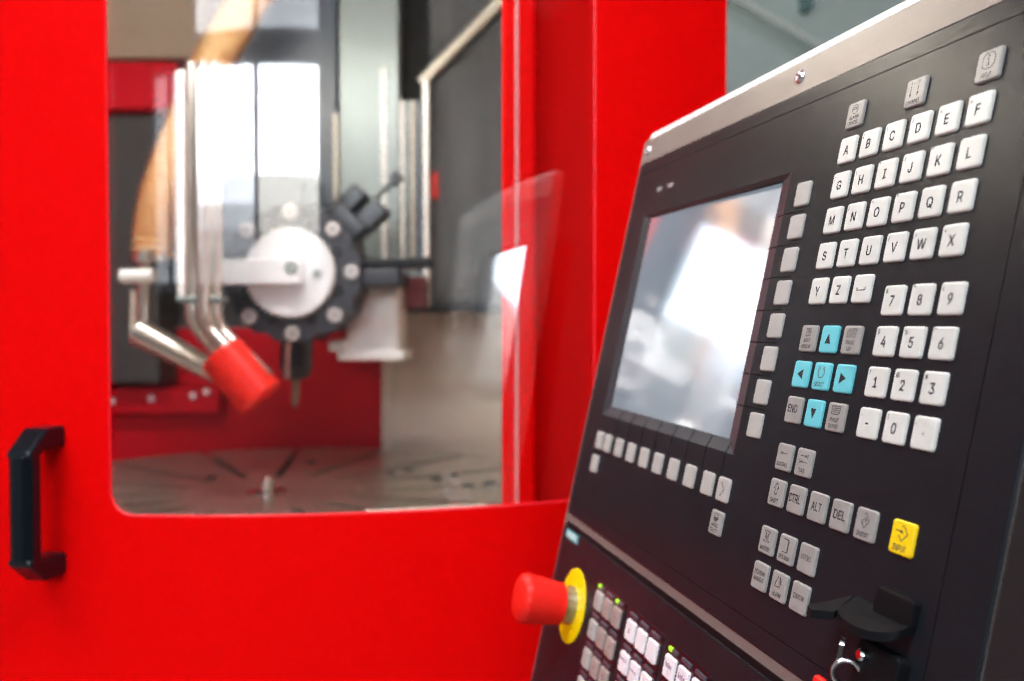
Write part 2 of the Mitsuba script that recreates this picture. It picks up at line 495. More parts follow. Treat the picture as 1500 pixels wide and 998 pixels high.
for i in range(nx_ - 1):
    for j in range(nz_ - 1):
        a = i * nz_ + j
        pf += [[a, a + nz_, a + nz_ + 1], [a, a + nz_ + 1, a + 1]]
put(door + '__window_pane', trimesh.Trimesh(pv, pf, process=False), 'pane_glass', smooth=True, label='clear curved glass reflecting the hall windows and the control panel')

# handle on the door
hs = door_s(76)
o = on_door(np.array(hs), -0.1660, 0.0)
phi = hs / RD
hn, ht = np.array([math.sin(phi), -math.cos(phi), 0]), np.array([math.cos(phi), math.sin(phi), 0])


def hull_boxes(*boxes, r=0.004):
    s = m3.Manifold.sphere(r, 12)
    return m3.Manifold.batch_hull([s.translate([x, y, z]) for (x0, x1, y0, y1, z0, z1) in boxes
                                   for x in (x0 + r, x1 - r) for y in (y0 + r, y1 - r) for z in (z0 + r, z1 - r)])


hw = 0.0125
HZ = 0.0715
grip = hull_boxes((-hw, hw, -0.050, 0.050, 0.037, 0.052), (-hw + 0.005, hw - 0.005, -0.050, 0.050, 0.034, 0.056), r=0.003)
parts_h = [grip]
for s in (-1, 1):
    a = (-hw, hw, *sorted((s * (HZ - 0.021), s * HZ)), -0.004, 0.030)
    b = (-hw, hw, *sorted((s * 0.046, s * 0.053)), 0.036, 0.055)
    c = (-hw, hw, *sorted((s * (HZ - 0.019), s * HZ)), 0.022, 0.032)
    parts_h += [hull_boxes(a), hull_boxes(c, b)]
hm = man2tri(m3.Manifold.batch_boolean(parts_h, m3.OpType.Add))
hm.apply_scale([0.96, 0.965, 0.86]); hm.apply_transform(frame_of(ht, [0, 0, 1], hn, o))
hk = put(door + '__handle', hm, BLACK_G, smooth=38, label='black plastic bow handle at the left of the door')
for s in (-1, 1):
    m = lathe([(0, 0.0012), (0.0035, 0.001), (0.0045, 0), (0.0045, -0.003), (0, -0.003)], 20)
    m.apply_transform(frame_of(ht, [0, 0, 1], hn, o + ht * 0.004 + np.array([0, 0, s * (HZ * 0.965 - 0.010)]) + hn * 0.0275))
    put(hk + '__screw', m, CHROME)

# ------------------------------------------------------------------ inside the machine
frame = thing('machine_frame', 'red inner machine frame behind the door glass with dark red side panel', 'machine frame')
p0, p1 = at(735, 300, 0.925), at(785, 300, 0.925)
a = hull_boxes((p0[0], p1[0], 0.925, 0.985, ZE - 0.42, ZE + 0.75), r=0.006)
put(frame + '__door_post', man2tri(a), RED, smooth=40, label='red upright post seen through the door glass')
q0 = at(757, 300, 0.925)
put(frame + '__post_seam', tube([[q0[0], 0.9248, ZE - 0.40], [q0[0], 0.9248, ZE + 0.74]], 0.0022, 10), mat('highlight_pink', (0.80, 0.30, 0.30), 0.3))  # pink stripe paints the highlight down the post
put(frame + '__side_panel', bx(p1[0] - 0.008, 0.16, 0.992, 1.01, ZE - 0.6, ZE + 0.78), RED, smooth=False, label='shaded dark red panel right of the upright post')
put(frame + '__side_wall', bx(0.14, 0.16, 1.0105, 1.84, ZE - 0.6, ZE + 0.78), CREAM, smooth=False)
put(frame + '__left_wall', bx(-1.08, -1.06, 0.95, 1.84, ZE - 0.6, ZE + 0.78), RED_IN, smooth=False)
put(frame + '__roof', bx(-1.08, 0.16, 0.9, 1.84, ZE + 0.781, ZE + 0.80), BROWNISH, smooth=False)
# back wall pieces
YB = 1.80
z_of = lambda py, Y=YB: at(400, py, Y)[2]
x_of = lambda px, Y=YB: at(px, 400, Y)[0]
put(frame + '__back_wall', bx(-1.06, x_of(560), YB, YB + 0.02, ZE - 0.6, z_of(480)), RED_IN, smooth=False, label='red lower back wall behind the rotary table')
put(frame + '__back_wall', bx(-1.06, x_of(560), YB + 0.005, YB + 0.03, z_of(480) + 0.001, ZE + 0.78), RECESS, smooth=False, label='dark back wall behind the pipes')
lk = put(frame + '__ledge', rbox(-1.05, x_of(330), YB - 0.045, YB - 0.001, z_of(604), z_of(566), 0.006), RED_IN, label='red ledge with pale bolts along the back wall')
for (bxp, byp) in ((165, 588), (222, 584), (283, 580), (303, 574), (245, 553)):
    m = lathe([(0, 0.004), (0.005, 0.004), (0.007, 0.002), (0.007, -0.002), (0, -0.002)], 16)
    yy = YB - 0.046 if byp > 560 else YB - 0.001
    m.apply_transform(frame_of([1, 0, 0], [0, 0, 1], [0, -1, 0], at(bxp, byp, yy)))
    put(frame + '__bolt', m, ALU)
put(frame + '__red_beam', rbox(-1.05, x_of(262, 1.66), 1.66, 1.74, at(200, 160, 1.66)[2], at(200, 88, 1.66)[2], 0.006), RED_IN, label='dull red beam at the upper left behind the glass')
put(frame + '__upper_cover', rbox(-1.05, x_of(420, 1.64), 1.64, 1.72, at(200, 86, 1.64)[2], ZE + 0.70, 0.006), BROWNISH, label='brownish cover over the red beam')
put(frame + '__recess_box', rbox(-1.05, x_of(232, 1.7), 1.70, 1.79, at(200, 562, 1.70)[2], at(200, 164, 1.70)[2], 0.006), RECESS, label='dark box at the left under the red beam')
put(frame + '__cream_panel', bx(x_of(560) + 0.0005, 0.139, YB - 0.02, YB + 0.02, ZE - 0.6, z_of(448)), CREAM, smooth=False, label='cream splash panel right of the red back wall')
for xx in (566, 572):
    put(frame + '__panel_rib', tube([[x_of(xx), YB - 0.022, ZE - 0.5], [x_of(xx), YB - 0.022, z_of(452)]], 0.003, 8), WHITE_E)
put(frame + '__sill_lip', curved_sheet(sbox(door_s(535), SILL - 0.02, door_s(726), SILL - 0.0030), 0.004, t0=-0.03), CREAM, label='bright steel lip inside the window sill')

# columns and covers at the upper right
col = thing('tool_column', 'pale steel column with upright ribs behind the tool turret', 'machine column')
put(col + '__front_sheet', slab(497, 584, -60, 398, 1.55, 0.05), STEEL)
put(col + '__edge_strip', slab(559, 566, 100, 396, 1.546, 0.003, 0.001), WHITE_E)
put(col + '__edge_strip', slab(488, 494, 165, 296, 1.546, 0.02, 0.002), CREAM)
for k_, (a_, b_, m_) in enumerate(((586, 592, WHITE_E), (594, 600, STEEL), (602, 607, CREAM), (609, 617, DARKBLUE), (619, 628, WHITE_E))):
    put(col + '__rib', slab(a_, b_, 146 if k_ < 4 else 118, 398 if k_ < 4 else 450, 1.55 + 0.004 * (k_ % 2), 0.03, 0.002), m_)
put(col + '__side_box', slab(585, 622, 405, 452, 1.50, 0.06), mat('dark_wine', (0.10, 0.012, 0.02), 0.5), label='dark wine red box under the ribs')
put(col + '__headstock', slab(330, 492, -60, 360, 1.60, 0.10), DARKBLUE, label='dark blue headstock behind the turret')
put(col + '__round_cap', tube([at(458, 300, 1.52), at(458, 270, 1.52)], 0.020, 20), DARKBLUE)
cov = thing('upper_housing', 'black housing box at the top above the pleated cover', 'housing')
put(cov + '__box', slab(585, 770, -80, 146, 1.62, 0.12), BLACK_D, smooth=30)
bel = thing('pleated_cover', 'dark grey pleated guard with a cream rail above it', 'machine guard')
x0_, x1_ = at(629, 300, 1.60)[0], at(745, 300, 1.60)[0]
npl = 46
prof = [(x0_ + (x1_ - x0_) * i / (npl * 2), 1.600 + (0.0022 if i % 2 else 0.0)) for i in range(npl * 2 + 1)]
zb, zt = at(650, 448, 1.60)[2], at(650, 30, 1.60)[2]
pv, pf = [], []
for i, (x, y) in enumerate(prof):
    pv += [[x, y, zb], [x, y, zt + 0.12]]
    if i:
        a = 2 * (i - 1)
        pf += [[a, a + 2, a + 3], [a, a + 3, a + 1]]
put(bel + '__pleats', trimesh.Trimesh(pv, pf, process=False), BELLOW, smooth=False)
put(bel + '__rail', tube([at(616, 122, 1.585), at(748, -14, 1.585)], 0.011, 12), CREAM, label='slanting cream rail along the top of the guard')
put(bel + '__post', slab(618, 628, 122, 452, 1.583, 0.012, 0.002), WHITE_E)
put(bel + '__foot_bar', slab(585, 750, 446, 458, 1.575, 0.03, 0.003), BLACK)
put(bel + '__red_label', slab(632, 642, 252, 292, 1.596, 0.003, 0.001), PLASTIC_RED, label='small red label on the guard')

# rotary table
TC = np.array([-0.357, 1.289])
ZT = ZE - 0.25
RT = 0.45
tab = thing('rotary_table', 'round steel machine table with radial slots and centre pin', 'machine table')
slots = []
for k_ in range(16):
    a = 2 * math.pi * (k_ + 0.35) / 16
    slots.append(affinity.translate(affinity.rotate(sbox(0.13, -0.006, RT + 0.02, 0.006), math.degrees(a), origin=(0, 0)), 0, 0))
disc = Point(0, 0).buffer(RT, 48).difference(unary_union(slots)).difference(Point(0, 0).buffer(0.028))
m = poly_mesh(disc, -0.014, 0); m.apply_translation([TC[0], TC[1], ZT])
put(tab + '__top', m, TABLE, smooth=False)
m = lathe([(0, -0.10), (RT - 0.002, -0.10), (RT - 0.002, -0.0142), (0, -0.0142)], 64); m.apply_translation([TC[0], TC[1], ZT])
put(tab + '__body', m, BLACK_D, smooth=30)
m = lathe([(0, 0.022), (0.007, 0.021), (0.0095, 0.018), (0.0095, 0.004), (0.018, 0.003), (0.027, 0.001), (0.027, -0.014), (0, -0.014)], 28)
m.apply_translation([TC[0], TC[1], ZT])
put(tab + '__centre_pin', m, CHROME, label='bright centre pin in a dark bore')
for (spx, spy) in ((572, 694), (598, 689), (640, 702), (663, 697), (685, 712), (718, 708), (455, 678), (310, 700)):
    d = at(spx, spy, 1.0) - EYE
    c = EYE + d * ((ZT - ZE) / d[2])
    m = lathe([(0, 0.0022), (0.007, 0.002), (0.009, 0.001), (0.009, -0.002), (0, -0.002)], 14)
    m.apply_translation(c)
    put(tab + '__plug', m, BLACK)
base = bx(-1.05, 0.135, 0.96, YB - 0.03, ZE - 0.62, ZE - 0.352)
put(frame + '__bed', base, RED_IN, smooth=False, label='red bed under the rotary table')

# tool turret
YT = 1.33
tur = thing('tool_turret', 'black octagonal tool turret with a pale round face plate', 'tool turret')
TO = at(427, 400, YT)
PXM = YT / FOCAL                                              # metres per pixel at the turret
FT = frame_of([1, 0, 0], [0, 0, 1], [0, -1, 0], TO)


def tput(name, m, mm, smooth=30, label=None):
    m = m.copy(); m.apply_transform(FT)
    return put(name, m, mm, smooth=smooth, label=label)


pts = []
for k_ in range(16):
    a = math.radians(22.5 * k_ + 11.25)
    pts.append((math.cos(a) * 0.1045, math.sin(a) * 0.1045))
body = Polygon(pts)
for k_ in range(8):
    a = math.radians(45 * k_ + 22.5)
    body = body.difference(Point(math.cos(a) * 0.118, math.sin(a) * 0.118).buffer(0.0195))
tput(tur + '__body', poly_mesh(body, -0.12, 0.0), TURRET, 25)
tput(tur + '__hub', lathe([(0, -0.30), (0.06, -0.30), (0.06, -0.121), (0, -0.121)], 32), DARKBLUE)
tput(tur + '__face_plate', lathe([(0, 0.014), (0.064, 0.014), (0.0675, 0.011), (0.0675, 0.0), (0, 0.0)], 56), ALU, label='pale aluminium disc in the middle of the turret')
am = rbox(-0.106, 0.022, -0.019, 0.019, 0.016, 0.034, 0.003)
tput(tur + '__arm', am, ALU, label='pale flat arm across the face plate')
for (x, y, r) in ((0.008, 0.006, 0.010), (0.041, -0.001, 0.006)):
    m = lathe([(0, 0.040), (r - 0.002, 0.040), (r, 0.037), (r, 0.01), (0, 0.01)], 20)
    m.apply_translation([x, y, -0.002 if r > 0.007 else -0.02])
    tput(tur + '__cap_screw', m, STEEL)
mat('bolt_steel', (0.42, 0.41, 0.42), 0.4, metal=0.3)
for k_ in range(8):
    a = math.radians(45 * k_ + 1)
    m = lathe([(0.0025, 0.002), (0.0025, 0.006), (0.0105, 0.006), (0.012, 0.0045), (0.012, -0.002), (0.0025, 0.002)], 24)
    m.apply_translation([0.0905 * math.cos(a), 0.0905 * math.sin(a), 0])
    bk = tput(tur + '__bolt', m, 'bolt_steel')
    h = lathe([(0, 0.0062), (0.003, 0.0062), (0.003, -0.001), (0, -0.001)], 6)
    h.apply_translation([0.0905 * math.cos(a), 0.0905 * math.sin(a), 0])
    tput(bk + '__socket', h, TURRET, False)
    m = lathe([(0, 0.002), (0.006, 0.002), (0.008, 0.0), (0, 0.0)], 16)
    m.apply_translation([0.075 * math.cos(a + 0.39), 0.075 * math.sin(a + 0.39), 0.0002])
    tput(tur + '__plug', m, BLACK_G)


def holder(angle, kind):
    """Tool holder that points outward from the turret's rim at this angle (x right, y up)."""
    R_ = trimesh.transformations.rotation_matrix(math.radians(angle - 90), [0, 0, 1])

    def hp(name, m, mm, label=None):
        m = m.copy(); m.apply_translation([0, 0, -0.045]); m.apply_transform(R_)
        return tput(name, m, mm, label=label)
    up = trimesh.transformations.rotation_matrix(-math.pi / 2, [1, 0, 0])     # lathe axis z -> y
    def L(profile, n=28):
        m = lathe(profile, n); m.apply_transform(up); return m
    if kind == 'drill':
        hk_ = hp(tur + '__tool_holder', L([(0, 0.10), (0.024, 0.10), (0.024, 0.146), (0.021, 0.150), (0.021, 0.158), (0.012, 0.162), (0, 0.162)]), BLACK_G, 'black tool holder under the turret with a drill')
        hp(hk_ + '__clamp_bar', rbox(0.003, 0.011, 0.104, 0.160, 0.016, 0.027, 0.002), STEEL_W)
        hp(hk_ + '__drill', L([(0, 0.16), (0.0062, 0.16), (0.0062, 0.190), (0.0052, 0.194), (0.0052, 0.201), (0, 0.208)], 14), mat('drill_steel', (0.30, 0.24, 0.18), 0.35, metal=0.8))
    elif kind == 'boring':
        hk_ = hp(tur + '__tool_holder', rbox(-0.030, 0.030, 0.098, 0.128, -0.03, 0.03, 0.004), BLACK_G, 'black block holder at the upper right of the turret')
        hp(hk_ + '__clamp_bar', rbox(-0.034, -0.006, 0.120, 0.162, -0.02, 0.024, 0.004), BLACK_G)
        hp(hk_ + '__clamp_bar', rbox(0.003, 0.034, 0.120, 0.168, -0.02, 0.022, 0.004), BLACK_G)
        hp(hk_ + '__shank', L([(0, 0.10), (0.006, 0.10), (0.006, 0.205), (0, 0.205)], 14), STEEL)
        hp(hk_ + '__cutter_tip', rbox(-0.007, 0.011, 0.200, 0.220, -0.005, 0.005, 0.0015), TURRET)
    else:
        hk_ = hp(tur + '__tool_holder', rbox(-0.004, 0.024, 0.098, 0.160, -0.03, 0.03, 0.005), TURRET, 'low black holder at the right of the turret')
        hp(hk_ + '__clamp_bar', rbox(-0.018, -0.004, 0.10, 0.205, -0.02, 0.02, 0.003), BLACK)


holder(268, 'drill')
holder(45, 'boring')
holder(2, 'block')
WHITE_M = mat('motor_white', (0.9, 0.885, 0.84), 0.35)
mk = thing('spindle_motor', 'cream white motor block with flange right of the turret', 'motor')
put(mk + '__body', slab(506, 584, 418, 518, 1.42, 0.11, 0.006), WHITE_M)
put(mk + '__flange', slab(493, 592, 514, 529, 1.405, 0.13, 0.004), WHITE_M)
put(mk + '__top_cap', slab(528, 588, 396, 417, 1.41, 0.12, 0.004), BLACK)
m = lathe([(0, 0.005), (0.006, 0.005), (0.008, 0.003), (0.008, -0.002), (0, -0.002)], 18); m.apply_transform(frame_of([1, 0, 0], [0, 0, 1], [0, -1, 0], at(575, 410, 1.409)))
put(mk + '__screw', m, ALU)
put(mk + '__step', slab(480, 508, 498, 515, 1.41, 0.10, 0.004), WHITE_M)

# coolant nozzle, second pipe and the hose
YP = 1.22
noz = thing('coolant_nozzle', 'bundle of bright coolant tubes ending in a red sleeve', 'coolant pipe')
for (xa, xb, dy) in ((281, 331, 0.0), (299, 350, -0.008), (316, 372, 0.0)):
    put(noz + '__tube', tube([at(xa, 92, YP + dy), at(xa, 474 + (xa - 281) * 0.1, YP + dy), at(xb + 20, 552, YP + dy)], 0.0092, 18, corner=0.02), STEEL_W)
put(noz + '__cover', slab(257, 276, 100, 440, YP - 0.004, 0.03, 0.006), WHITE_E, label='white strip beside the tubes')
put(noz + '__clamp', slab(256, 324, 434, 444, YP - 0.012, 0.03, 0.003), STEEL)
a_, b_ = at(326, 520, YP), at(381, 582, YP)
put(noz + '__red_sleeve', tube([a_ - (b_ - a_) * 0.06, a_, b_, b_ + (b_ - a_) * 0.05], [0.028, 0.0325, 0.0335, 0.030], 32), PLASTIC_RED, label='red plastic sleeve on the tube ends')
pip = thing('drain_pipe', 'bent steel pipe left of the red sleeve', 'pipe')
put(pip + '__pipe', tube([at(213, 366, 1.30), at(211, 492, 1.30)], 0.010, 18), STEEL_W)
put(pip + '__pipe', tube([at(203, 486, 1.30), at(330, 552, 1.30)], [0.021, 0.015], 24), STEEL_W, label='thick slanting pipe')
put(pip + '__stub', tube([at(178, 405, 1.285), at(226, 404, 1.285)], 0.0112, 20), WHITE_E, label='short white cross piece')
put(pip + '__union', tube([at(220, 374, 1.30), at(220, 384, 1.30)], 0.026, 20), STEEL_W)
put(pip + '__side_pipe', tube([at(197, 425, 1.34), at(196, 500, 1.34)], 0.006, 12), CREAM)
hose_pts = [at(x, y, Y) for x, y, Y in ((225, 378, 1.42), (226, 340, 1.42), (236, 285, 1.43), (256, 225, 1.44), (284, 155, 1.45), (316, 85, 1.46), (352, 20, 1.47), (396, -50, 1.48))]
tt = np.linspace(0, len(hose_pts) - 1, 80)
from scipy.interpolate import CubicSpline
hp_ = CubicSpline(np.arange(len(hose_pts)), np.array(hose_pts))(tt)
k = put('corrugated_hose', tube(hp_, 0.031, 20, ridge=0.0036, pitch=0.0105), HOSE, smooth=60)
tag(k, 'orange corrugated hose arching up behind the coolant tubes', 'hose')

# tube lamp under the roof of the machine
lamp = thing('work_lamp', 'tube lamp under the roof inside the machine', 'lamp')
put(lamp + '__tube', tube([[-0.75, 1.0, ZE + 0.53], [-0.02, 1.0, ZE + 0.53]], 0.016, 12), WHITE,
    emitter={'type': 'area', 'radiance': rgb(*(LAMP_L * c for c in WARM))})
put(lamp + '__housing', bx(-0.8, 0.03, 0.97, 1.03, ZE + 0.555, ZE + 0.58), WHITE_E, smooth=False)

# ------------------------------------------------------------------ the control panel (its own frame: u right, v up, w out of the front, in millimetres)
Rp = np.array([[0.23248214, 0.21069892, -0.94950409], [0.0222834, -0.9771504, -0.21137775], [-0.97234536, 0.02798338, -0.2318651]])
Tp = np.array([180.69030023, -102.57311923, 477.5473683])
C2W = np.stack([RIGHT, DOWN, FWD], 1)
PM = np.eye(4)
PM[:3, :3] = C2W @ Rp * 0.001
PM[:3, 3] = EYE + C2W @ Tp * 0.001
CU, CV, CW = 424.6, -151.7, 260.6                               # the eye in panel millimetres
panel = thing('control_panel', 'black machine control panel with keyboard and screen in a steel frame', 'control panel')
PP = panel + '__'


def pput(name, m, mm, smooth=30, label=None, **more):
    m = m.copy(); m.apply_transform(PM)
    return put(name if name.startswith(PP) else PP + name, m, mm, smooth=smooth, label=label, **more)


U0, U1, V1, V0 = -329.5, 178.0, 72.0, -520.0
# housing with a white rim round the steel front
rim = []
for d, w in ((0, -20), (0, -10), (0.6, -6.5), (2.0, -4.6), (9.5, -1.9), (11.0, -16.0)):
    q = rounded(U1 - U0 + 8 - 2 * d, V1 - V0 + 16.5 - 2 * d, max(9 - d, 1.0), 4, (U0 + U1) / 2 + 2, (V0 + V1) / 2)
    rim.append(np.c_[q, np.full(len(q), w)])
pput('housing', loft(rim, True, True), WHITE_RIM, 20, 'white painted rim and housing round the steel front')
sf = Polygon(rounded(U1 - U0, V1 - V0 - 2, 3, 4, (U0 + U1) / 2, (V0 + V1) / 2)).difference(sbox(-292, -180, -50, 2))
pput('steel_front', poly_mesh(sf, -2.9, -1.4), SILVER, False, 'brushed steel front frame')

pput('rear_housing', rbox(U0 + 60, U1 - 10, V0 + 20, V1 - 45, -100, -20.5, 8), BLACK_D, 30, 'dark housing behind the panel')
# black operator front with the screen opening and an engraved line
OU0, OU1, OV1, OV0 = -325.0, 154.0, 49.0, -268.0
SU0, SU1, SV1, SV0 = -278.5, -68.5, -5.5, -167.2              # the screen, 3 mm deep
HU0, HU1, HV1, HV0 = -288.0, -54.5, -3.2, -175.5               # its opening in the front
outer = Polygon(rounded(OU1 - OU0 - 3, OV1 - OV0 - 3, 5, 4, (OU0 + OU1) / 2, (OV0 + OV1) / 2))
g_out = Polygon(rounded(128.6 + 317, 38.4 + 257.3, 3, 3, (128.6 - 317) / 2, (38.4 - 257.3) / 2))
g_in = g_out.buffer(-0.55)
hole = sbox(HU0, HV0, HU1, HV1)
cap = poly_mesh(outer.difference(g_out), -0.9, 0.0)
cap2 = poly_mesh(g_in.difference(hole), -0.9, 0.0)
skirt = []
for d, w in ((0, -1.4), (0, -0.9), (0.45, -0.28), (1.5, -0.001)):
    q = rounded(OU1 - OU0 - 2 * d, OV1 - OV0 - 2 * d, 5.5 - d, 4, (OU0 + OU1) / 2, (OV0 + OV1) / 2)
    skirt.append(np.c_[q, np.full(len(q), w)])
pput('operator_front', cat(cap, cap2, loft(skirt, False, False)), BLACK, False, 'black operator front with engraved border line')
pput('engraved_line', poly_mesh(g_out.buffer(0.2).difference(g_in.buffer(-0.2)), -0.85, -0.5), BLACK_D, False)
# bevels round the screen
ho = np.array([[HU0, HV0, 0], [HU1, HV0, 0], [HU1, HV1, 0], [HU0, HV1, 0.0]])
so = np.array([[SU0, SV0, -3], [SU1, SV0, -3], [SU1, SV1, -3], [SU0, SV1, -3.0]])
for j, nm in enumerate(('lower', 'right', 'upper', 'left')):
    k_ = (j + 1) % 4
    m = trimesh.Trimesh([ho[j], ho[k_], so[k_], so[j]], [[0, 1, 2], [0, 2, 3]], process=False)
    pput('screen_bevel', m, BEVEL, False)
TL, TR = 0.0, 4.4
pput('screen', trimesh.Trimesh([[SU0 - 1, SV0 - 1, -3.05 - TL], [SU1 + 1, SV0 - 1, -3.05 - TR], [SU1 + 1, SV1 + 1, -3.05 - TR], [SU0 - 1, SV1 + 1, -3.05 - TL]], [[0, 1, 2], [0, 2, 3]], process=False),
     'screen_glass', False, 'glossy screen with an added pale glow mirroring the bright hall', emitter={'type': 'area', 'radiance': rgb(0.26, 0.30, 0.355)})  # even glow added to make the mirror image paler

# keys
KW, KH_, KHI = 14.2, 14.4, 1.7


def key_mesh(w=KW, h=KH_, hi=KHI):
    loops = []
    for d, z in ((0, -0.3), (0, hi * 0.55), (0.16, hi * 0.8), (0.5, hi * 0.95), (1.0, hi)):
        q = rounded(w - 2 * d, h - 2 * d, 1.5 - 0.6 * d, 4)
        loops.append(np.c_[q, np.full(len(q), z)])
    return loft(loops, True, False)


KEY_PLY = mikit.ply(key_mesh(), smooth=42)
MKEY_PLY = mikit.ply(key_mesh(14.2, 13.8, 2.6), smooth=42)
PMT = T(PM.tolist())


def seat(u, v, hi):
    """Foot of a key whose visible outline is centred on (u, v)."""
    return u + hi / 2 * (CU - u) / CW, v - hi / 2 * (v - CV) / CW


def text(s, h, sx=1.0, cx=0.0, cy=0.0, bold=False):
    m = meshkit.text_mesh(s, h, 0.05, bold)
    m.vertices[:, 0] *= sx
    b = m.bounds
    m.apply_translation([cx - (b[0, 0] + b[1, 0]) / 2, cy - h / 2 if any(c.isalnum() for c in s) else cy - (b[0, 1] + b[1, 1]) / 2, 0])
    return m


def fit_text(s, h, width, cx=0.0, cy=0.0):
    m = meshkit.text_mesh(s, h, 0.05, True)
    w = m.bounds[1, 0] - m.bounds[0, 0]
    return text(s, h, min(1.0, width / w), cx, cy, True)


def lines(ls, t=0.62, cx=0.0, cy=0.0, fill=()):
    g = unary_union([LineString(l).buffer(t / 2, cap_style=2, join_style=2) for l in ls] + [Polygon(f) for f in fill])
    m = poly_mesh(g, 0, 0.05)
    m.apply_translation([cx, cy, 0])
    return m


def circle(r, n=24, a0=0, a1=360):
    return [(r * math.cos(math.radians(a)), r * math.sin(math.radians(a))) for a in np.linspace(a0, a1, n + 1)]


def key(u, v, color, legend=None, label=None, ink=INK, base=True, ply=None, hi=KHI, name='key'):
    bu, bv = seat(u, v, hi) if base else (u, v)
    k = put(PP + name, ply or KEY_PLY, KEYM[color], to_world=PMT @ T().translate([bu, bv, 0]))
    if label:
        labels[k] = {'label': label}
    if legend is not None:
        m = legend.copy()
        m.apply_translation([bu, bv, hi + 0.012])
        pput(k + '__legend', m, ink, False)
    return k


P, Q = 19.05, 19.47
corner = {'B': '[', 'C': '(', 'D': ')', 'E': '<', 'F': '>', 'G': ';', 'H': ':', 'I': '*', 'J': '?', 'K': '"', 'L': "'", 'N': '!', 'O': '~', 'P': '°',
          'V': '/', 'W': '=', 'X': '+', '7': '&', '8': '*', '9': '(', '4': '$', '5': '%', '6': '^', '1': '!', '2': '@', '3': '#', '-': '_', '0': ')', '.': ','}


def glyph(c):
    m = text(c, 4.8, 0.92, 0, -0.3, True)
    if c in corner:
        s = meshkit.text_mesh(corner[c], 2.0, 0.05, True)
        b = s.bounds
        s.apply_translation([-5.4 - b[0, 0], 3.4 + (1.2 if corner[c] in '"\'*°^~' else 0) - 0.0, 0])
        m = cat(m, s)
    return m


for i, c in enumerate('ABCDEFGHIJKLMNOPQRSTUVWXYZ'):
    key(P * (i % 6), -Q * (i // 6), 'white', glyph(c), f'white key marked {c}')
key(P * 2, -Q * 4, 'white', lines([[(-3.2, 0.8), (-3.2, -0.9), (3.2, -0.9), (3.2, 0.8)]], 0.5), 'white space bar key')
for i, c in enumerate('789456123-0.'):
    key(63.6 + P * (i % 3), -84.4 - Q * (i // 3), 'white', glyph(c), {'-': 'white minus key', '.': 'white decimal point key'}.get(c, f'white key marked {c}'))

# cursor block
page = lambda up: lines([[(-3.4, -1.6), (-3.4, 1.2), (-2.2, 2.4), (3.4, 2.4), (3.4, -1.6), (-3.4, -1.6)] if up else [(-3.4, 2.4), (3.4, 2.4), (3.4, -0.6), (2.2, -1.6), (-3.4, -1.6), (-3.4, 2.4)],
                         [(-2.6, -0.6), (2.8, -0.6)], [(-2.6, 0.4), (2.8, 0.4)], [(-2.2, 1.4), (2.8, 1.4)]], 0.42, 0, 3.0)
V0_, H0_ = -103.9, 0.0
key(0, V0_, 'grey', cat(lines([[(-2, -2), (2, -2), (2, 2), (-2, 2), (-2, -2)], [(-2, 0.3), (2, 0.3)], [(0, 2), (0, -2)], [(-2, 1.2), (2, 1.2)]], 0.4, 0, 3.3), fit_text('NEXT', 2.0, 6, 0, -1.2), fit_text('WINDOW', 2.0, 8.6, 0, -4.4)), 'grey key with window sign reading NEXT WINDOW', INK_L)
key(P, V0_, 'cyan', lines([], fill=[[(-2.5, -2.4), (2.5, -2.4), (0, 2.8)]]), 'cyan key with up arrow')
key(2 * P, V0_, 'grey', cat(page(True), fit_text('PAGE', 2.1, 7, 0, -1.4), fit_text('UP', 2.1, 4, 0, -4.5)), 'grey key reading PAGE UP', INK_L)
key(0, V0_ - Q, 'cyan', lines([], fill=[[(2.4, -2.7), (2.4, 2.7), (-2.6, 0)]]), 'cyan key with left arrow')
key(P, V0_ - Q, 'cyan', cat(lines([circle(2.7, 24, 125, 415), [(-2.7, 3.0), (-1.2, 2.3)], [(1.0, 2.1), (2.6, 2.7)]], 0.45, 0, 1.9), fit_text('SELECT', 2.2, 8.6, 0, -4.2)), 'cyan key reading SELECT', INK_L)
key(2 * P, V0_ - Q, 'cyan', lines([], fill=[[(-2.4, -2.7), (-2.4, 2.7), (2.6, 0)]]), 'cyan key with right arrow')
key(0, V0_ - 2 * Q, 'grey', fit_text('END', 4.0, 9.0, -0.4, 0.6), 'grey key reading END')
key(P, V0_ - 2 * Q, 'cyan', lines([], fill=[[(-2.5, 2.4), (2.5, 2.4), (0, -2.8)]]), 'cyan key with down arrow')
key(2 * P, V0_ - 2 * Q, 'grey', cat(page(False), fit_text('PAGE', 2.1, 7, 0, -1.4), fit_text('DOWN', 2.1, 7.4, 0, -4.5)), 'grey key reading PAGE DOWN', INK_L)
# top row of single keys
key(0.8, 19.3, 'grey', cat(lines([circle(2.4), [(-2.4, 0), (2.4, 0)], [(-2.0, 0.9), (2.0, 0.9)]], 0.42, 0, 2.9), fit_text('ALARM', 2.0, 8.4, 0, -1.6), fit_text('CANCEL', 2.0, 9, 0, -4.6)), 'grey key reading ALARM CANCEL', INK_L)
key(48.8, 19.3, 'grey', cat(lines([[(-3, 3.6), (-3, -0.6)], [(2.2, 3.6), (2.2, -0.6)], [(-1.4, 4.4), (-0.8, 4.4)], [(0.2, 4.4), (0.8, 4.4)]], 0.42, 0, 0, fill=[[(-3.9, -0.3), (-2.1, -0.3), (-3, -2.4)], [(1.3, -0.3), (3.1, -0.3), (2.2, -2.4)]]), text('1', 1.6, 1, -3, 5.3), text('n', 1.6, 1, 2.2, 5.3), fit_text('CHANNEL', 2.1, 10.2, 0, -4.8)), 'grey key with two down arrows reading CHANNEL', INK_L)
